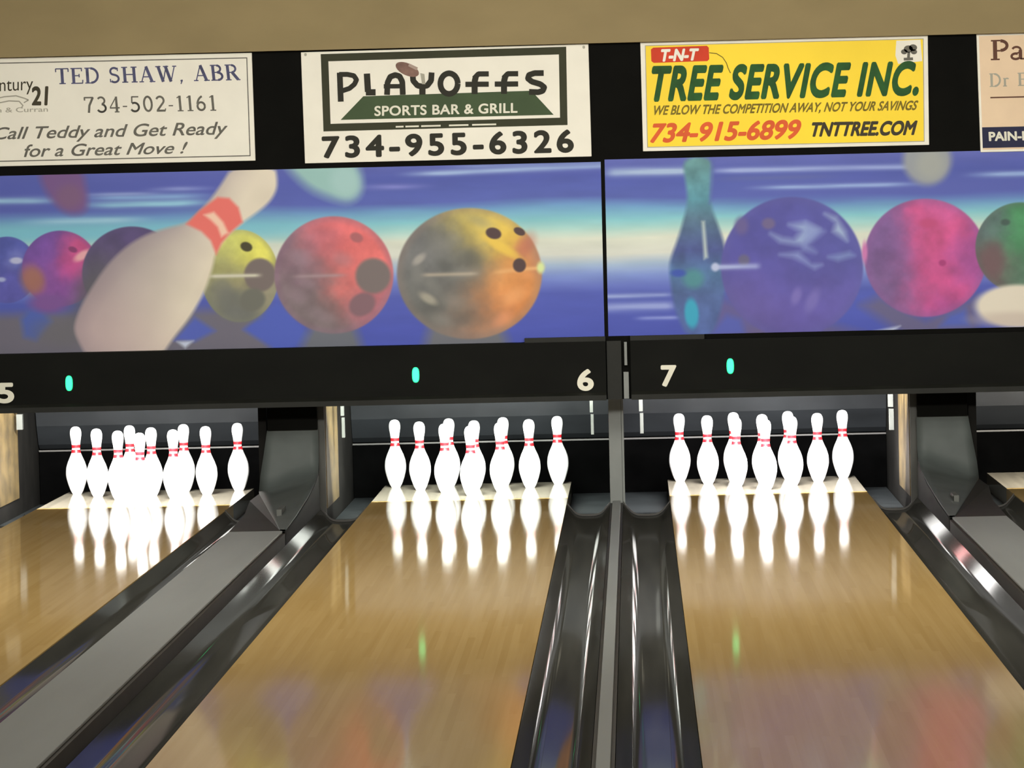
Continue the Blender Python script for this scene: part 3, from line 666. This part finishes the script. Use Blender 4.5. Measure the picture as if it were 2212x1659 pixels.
# pen alphabets: unit box, x to the right, y up; (width, points) per stroke, T = thick stem, h = hairline
T_, h_ = .17, .065
def ser(x, y, w_=.26): return (h_, [(x-w_/2, y), (x+w_/2, y)])
def arcp(cx, cy, rx, ry, a0, a1, n=10): return [(cx+rx*math.cos(math.radians(a0+(a1-a0)*k/n)), cy+ry*math.sin(math.radians(a0+(a1-a0)*k/n))) for k in range(n+1)]
SERIF = {
 'T': (.72, [(T_, [(.36, 0), (.36, 1)]), (h_, [(.02, .97), (.70, .97)]), (h_, [(.03, .97), (.03, .76)]), (h_, [(.69, .97), (.69, .76)]), ser(.36, .03, .34)]),
 'E': (.66, [(T_, [(.16, 0), (.16, 1)]), (h_, [(.02, .97), (.60, .97), (.60, .78)]), (h_, [(.2, .51), (.46, .51)]), (h_, [(.46, .62), (.46, .4)]), (h_, [(.02, .03), (.62, .03), (.64, .24)])]),
 'D': (.80, [(T_, [(.16, 0), (.16, 1)]), (h_, [(.02, .97), (.36, .97)]), (h_, [(.02, .03), (.36, .03)]), (.13, arcp(.34, .5, .36, .455, 90, -90, 14))]),
 'S': (.58, [(.12, arcp(.28, .73, .20, .22, 40, 235, 10)+arcp(.28, .27, .22, .23, 70, -140, 10)), (h_, [(.46, .96), (.46, .74)]), (h_, [(.06, .26), (.06, .04)])]),
 'H': (.84, [(T_, [(.17, 0), (.17, 1)]), (T_, [(.67, 0), (.67, 1)]), (h_, [(.17, .51), (.67, .51)])]+[ser(x, y, .32) for x in (.17, .67) for y in (.03, .97)]),
 'A': (.82, [(h_, [(.12, 0), (.40, 1)]), (T_, [(.68, 0), (.40, 1)]), (h_, [(.22, .34), (.58, .34)]), ser(.12, .03, .24), ser(.69, .03, .30)]),
 'W': (1.14, [(T_, [(.14, 1), (.36, 0)]), (h_, [(.36, 0), (.56, .92)]), (T_, [(.53, 1), (.77, 0)]), (h_, [(.77, 0), (1.02, 1)]), ser(.14, .97, .28), ser(.55, .97, .28), ser(1.01, .97, .22)]),
 'B': (.70, [(T_, [(.16, 0), (.16, 1)]), (h_, [(.02, .97), (.36, .97)]), (h_, [(.02, .03), (.38, .03)]), (h_, [(.2, .52), (.38, .52)]), (.12, arcp(.36, .745, .19, .215, 90, -90)), (.13, arcp(.38, .275, .24, .235, 90, -90))]),
 'R': (.78, [(T_, [(.16, 0), (.16, 1)]), (h_, [(.02, .97), (.36, .97)]), ser(.16, .03, .3), (h_, [(.2, .5), (.36, .5)]), (.12, arcp(.36, .735, .21, .225, 90, -90)), (T_, [(.38, .5), (.66, .03)]), ser(.70, .03, .16)]),
 'P': (.66, [(T_, [(.16, 0), (.16, 1)]), (h_, [(.02, .97), (.36, .97)]), ser(.16, .03, .32), (h_, [(.2, .46), (.36, .46)]), (.13, arcp(.36, .715, .23, .24, 90, -90))]),
 'a': (.54, [(T_*.85, [(.38, .02), (.38, .48)]), (.09, arcp(.24, .47, .15, .16, 0, 160, 8)), (.10, arcp(.21, .16, .15, .14, 60, 320, 10)), (h_, [(.36, .36), (.22, .30)]), ser(.44, .03, .14)]),
 'r': (.46, [(T_*.85, [(.14, 0), (.14, .62)]), ser(.14, .03, .26), ser(.09, .60, .12), (.09, arcp(.28, .46, .13, .15, 160, 40, 6))]),
 ',': (.26, [(.13, [(.1, .10), (.12, 0)]), (.06, [(.13, .02), (.06, -.16)])]),
 '-': (.36, [(.07, [(.05, .36), (.29, .36)])]),
 ' ': (.34, []),
 '7': (.60, [(h_*1.3, [(.06, .76), (.06, .94), (.54, .94)]), (.13, [(.52, .95), (.30, .45), (.24, 0)])]),
 '3': (.60, [(.11, arcp(.27, .74, .19, .21, 150, -80, 10)), (.12, arcp(.27, .28, .23, .24, 85, -155, 12))]),
 '4': (.62, [(.13, [(.42, 0), (.42, .98)]), (h_, [(.42, .96), (.06, .30)]), (h_*1.3, [(.04, .28), (.58, .28)]), ser(.42, .03, .26)]),
 '5': (.60, [(h_*1.2, [(.50, .95), (.14, .95), (.12, .56)]), (.12, arcp(.26, .31, .23, .27, 125, -150, 12))]),
 '0': (.62, [(.12, arcp(.31, .5, .21, .45, 0, 360, 20))]),
 '2': (.60, [(.12, arcp(.28, .70, .20, .24, 160, -35, 10)+[(.12, .10)]), (.12, [(.06, .06), (.54, .06)]), (h_, [(.53, .05), (.55, .2)])]),
 '1': (.46, [(.14, [(.24, 0), (.24, .98)]), (h_, [(.25, .96), (.08, .84)]), ser(.24, .03, .32)]),
 '6': (.62, [(.12, arcp(.30, .30, .20, .25, 0, 360, 16)), (.12, arcp(.52, .36, .42, .60, 110, 172, 8))]),
}
DECO = {   # heavy rounded display letters
 'P': (.86, [(.22, [(.16, -.28), (.12, 1)]), (.19, [(.10, .92), (.40, .92), (.64, .86), (.74, .68), (.66, .48), (.48, .30), (.22, .20)])]),
 'L': (.62, [(.24, [(.16, .95), (.20, .14)]), (.24, [(.12, .12), (.48, .12)])]),
 'A': (.90, [(.22, [(.18, 0), (.20, .55), (.30, .80), (.48, .88), (.64, .82), (.74, .58), (.76, 0)]), (.17, [(.06, .38), (.74, .38)])]),
 'Y': (.92, [(.22, [(.12, .98), (.14, .62), (.30, .40), (.48, .36), (.66, .40), (.80, .62), (.82, .98)]), (.24, [(.48, .38), (.48, 0)])]),
 'O': (.92, [(.22, arcp(.44, .48, .32, .46, 0, 360, 22))]),
 'F': (.98, [(.23, [(.36, 0), (.36, .55), (.40, .76)]), (.20, [(.34, .70), (.50, .90), (.88, .90)]), (.20, [(.02, .44), (.88, .44)])]),
 'S': (.90, [(.22, [(.74, .92), (.40, .92), (.20, .84), (.16, .68), (.30, .54), (.62, .42), (.76, .28), (.70, .12), (.54, .06), (.20, .08)])]),
 ' ': (.4, [])}
def pen_text(s, alpha, corners, m, parent, name='lettering', y=YT, gap=.08, wk=1.):
    """lay a pen alphabet into a plan quadrilateral (left-bottom, left-top, right-bottom, right-top)"""
    lb, lt, rb, rt_ = corners
    tot = sum(alpha[c][0]+gap for c in s)-gap; mb = MB(); x = 0
    H_ = math.dist(lb, lt); kx = (rb[0]-lb[0])/tot
    for c in s:
        wd, st = alpha[c]
        def tf(a, b, x=x):
            s_ = (x+a)/tot
            return ((1-s_)*((1-b)*lb[0]+b*lt[0])+s_*((1-b)*rb[0]+b*rt_[0]), (1-s_)*((1-b)*lb[1]+b*lt[1])+s_*((1-b)*rb[1]+b*rt_[1]))
        for w_, ln in st: strokes([ln], w_*(H_*.5+kx*.5)*wk, y, mb, tf)
        x += wd+gap
    return mb.build(name, m, parent)

# sign 1 : realtor
M_navy = mat('navy_ink', (78, 80, 112), .6, .2, .25, (30, 30, 30)); M_grey = mat('grey_ink', (100, 98, 90), .6, .2, .2, (30, 30, 30))
M_lgrey = mat('pale_grey_ink', (165, 162, 148), .6, .2, .1); M_olive = mat('dark_olive_ink', (62, 56, 40), .6, .2, .15)
q1 = ((-78, 127.5), (544, 114), (-72, 361), (552, 347))
s1 = quad_sign('advertising_sign', 'white sign with grey border, navy serif name and phone number, at far left', *q1, M_white)
frame(*[lerp4(*q1, a, b) for a, b in ((.016, .042), (.984, .042), (.016, .958), (.984, .958))], 2.2, M_grey, s1)
pen_text('TED SHAW, ABR', SERIF, ((121, 182), (119, 148), (520, 173), (516, 139)), M_navy, s1)
pen_text('734-502-1161', SERIF, ((183, 244), (180, 209), (470, 239), (467, 205)), M_grey, s1)
text('Call Teddy and Get Ready', ((-14, 301), (-12, 276), (492, 290), (492, 263)), M_grey, s1, .012, .25)
text('for a Great Move !', ((52, 339), (52, 313), (402, 331), (406, 307)), M_grey, s1, .012, .25)
text('Century', ((-42, 199), (-42, 171), (72, 194), (72, 166)), M_olive, s1, .0, .0)
text('21', ((69, 226), (69, 189), (103, 226), (105, 188)), M_olive, s1, .035)
lg = empty  # house outline of the small logo
mb = strokes([[(-30, 226), (-12, 214), (10, 209), (35, 207), (52, 212), (62, 216)], [(0, 222), (20, 218), (42, 219), (50, 228), (46, 234)], [(62, 216), (52, 222)]], 2.6)
mb.build('logo_outline', M_lgrey, s1)
text('n & Curran', ((-6, 243), (-6, 233), (104, 241), (104, 231)), M_lgrey, s1, .01)

# sign 2 : sports bar
M_fgreen = mat('dark_green_ink', (50, 52, 32), .6, .2, .12); M_trap = mat('mid_green_ink', (62, 80, 52), .6, .2, .1); M_brown = mat('football_brown', (122, 94, 84), .6, .2, .25, (20, 20, 20))
M_brownhi = mat('football_grey', (160, 142, 132), .6, .2, .15)
q2 = ((650, 113), (1271, 95), (659, 353), (1278, 338))
s2 = quad_sign('advertising_sign', 'white sign with dark green framed logo, green ribbon and black phone number', *q2, M_white)
frame((693, 117), (1223, 101), (699, 284), (1226, 270), 16, M_fgreen, s2)
poly([(785, 208), (1148, 196), (1196, 248), (736, 259)], M_trap, s2, 'ribbon')
pen_text('PLAYOFFS', DECO, ((727, 206), (727, 157), (1184, 202), (1184, 154)), M_ink, s2, y=YT-.0008, gap=.10, wk=1.05)
text('SPORTS BAR & GRILL', ((809, 250), (809, 230), (1118, 243), (1118, 223)), M_num, s2, .025, y=YT-.0008, space=1.05)
fb = [(a*math.cos(.42)-b*math.sin(.42)+880, a*math.sin(.42)+b*math.cos(.42)+150) for a, b in [(27*math.cos(k*math.pi/12), 13*math.sin(k*math.pi/12)) for k in range(24)]]
poly(fb, M_brown, s2, 'football', y=YT-.0012)
poly([(884, 137), (903, 146), (900, 152), (882, 143)], M_brownhi, s2, 'football_lace', y=YT-.0016)
poly([(908, 158), (917, 160), (919, 182), (912, 182)], M_lgrey, s2, 'trail', y=YT-.0016)
text('734-955-6326', ((696, 340), (695, 297), (1240, 327), (1239, 282)), M_ink, s2, .035, space=1.28)
strokes([[(855, 274), (872, 273.5)], [(876, 273.5), (905, 272.7)], [(910, 272.6), (952, 271.5)], [(970, 271), (1012, 270)], [(1020, 269.8), (1072, 268.6)]], 3.6, y=YT-.0008).build('small_print', M_num, s2)
for a, b in ((660, 118), (1261, 102)):
    poly([(a+3*math.cos(k), b+3.5*math.sin(k)) for k in np.linspace(0, 6.283, 11)[:-1]], M_lgrey, s2, 'screw')

# sign 3 : tree service
M_dgreen = mat('tree_green_ink', (34, 82, 34), .6, .2, .3, (14, 14, 14)); M_orange = mat('orange_ink', (214, 92, 46), .6, .2, .12); M_redbox = mat('red_box_ink', (204, 62, 34), .6, .2, .12); M_tag = mat('brown_ink', (120, 104, 30), .6, .2, .2, (30, 30, 30))
q3 = ((1383, 91), (2004, 75), (1389, 327), (2007, 313))
s3 = quad_sign('advertising_sign', 'yellow sign with green lettering, a small red box and orange phone number', *q3, M_white)
y3 = ((1393, 98), (1995, 83), (1398, 319), (1997, 306))
poly([y3[0], y3[1], y3[3], y3[2]], M_yellow, s3, 'yellow_field', y=YT)
frame(*y3, 1.6, M_lgrey, s3, y=YT-.0006)
rb = [(1411, 103), (1527, 99), (1531, 103), (1532, 128), (1528, 132), (1412, 136), (1407, 132), (1406, 107)]
poly(rb, M_redbox, s3, 'red_box', y=YT-.0006)
text('T-N-T', ((1426, 132), (1428, 108), (1507, 129), (1510, 106)), M_white, s3, .05, .1, y=YT-.0012)
strokes([[(1532, 114), (1548, 116), (1561, 124), (1569, 136), (1573, 148), (1578, 158)]], 2.0, y=YT-.0006).build('fuse', M_tag, s3)
text('TREE SERVICE INC.', ((1403, 216), (1408, 147), (1984, 202), (1990, 136)), M_dgreen, s3, .045, .16, y=YT-.0006, space=1.08)
text('WE BLOW THE COMPETITION AWAY, NOT YOUR SAVINGS', ((1411, 248), (1413, 229), (1980, 237), (1984, 218)), M_tag, s3, .03, .2, y=YT-.0006)
text('734-915-6899', ((1404, 307), (1408, 269), (1728, 298), (1732, 260)), M_orange, s3, .035, .15, y=YT-.0006)
text('TNTTREE.COM', ((1750, 294), (1754, 266), (1978, 290), (1982, 262)), M_olive, s3, .045, .15, y=YT-.0006)
poly([(1936, 88), (1988, 86), (1992, 132), (1940, 138), (1934, 120)], M_white, s3, 'white_patch', y=YT-.0006)
mb = strokes([[(1962, 128), (1963, 112)], [(1952, 128), (1972, 127)]], 6, y=YT-.0012)
for a, b, r in ((1962, 106, 10), (1953, 112, 7), (1972, 103, 9), (1974, 112, 7)):
    mb.add([(plan(a+r*math.cos(k), b+r*.8*math.sin(k))[0], YT-.0012, plan(a+r*math.cos(k), b+r*.8*math.sin(k))[1]) for k in np.linspace(0, 6.283, 13)[:-1]], [tuple(range(12))])
mb.build('small_tree_emblem', M_grey, s3)

# sign 4 : cut by the right edge
M_maroon = mat('maroon_ink', (92, 58, 44), .6, .2, .12); M_bnavy = mat('navy_field', (34, 36, 66), .6, .2, .1)
q4 = ((2109, 73), (2728, 58), (2118, 329), (2735, 315))
s4 = quad_sign('advertising_sign', 'tan sign with maroon serif lettering and navy strip, cut by the right edge', *q4, M_white)
i4 = [lerp4(*q4, a, b) for a, b in ((.008, .02), (.992, .02), (.008, .98), (.992, .98))]
poly([i4[0], i4[1], i4[3], i4[2]], M_tan, s4, 'tan_field')
n4 = [lerp4(*q4, a, b) for a, b in ((.008, .79), (.992, .79), (.008, .965), (.992, .965))]
poly([n4[0], n4[1], n4[3], n4[2]], M_bnavy, s4, 'navy_strip', y=YT-.0006)
pen_text('Pa', SERIF, ((2140, 130), (2139, 87), (2214, 128), (2213, 85)), M_maroon, s4, y=YT-.0006, gap=.02)
pen_text('Dr E', SERIF, ((2137, 188), (2136, 159), (2220, 185), (2219, 157)), M_lgrey, s4, y=YT-.0006)
strokes([[(2139, 211), (2600, 200)]], 3.0, y=YT-.0006).build('rule_line', M_maroon, s4)
text('PAIN-L', ((2136, 304), (2135, 286), (2222, 302), (2221, 284)), M_num, s4, .04, y=YT-.0012)
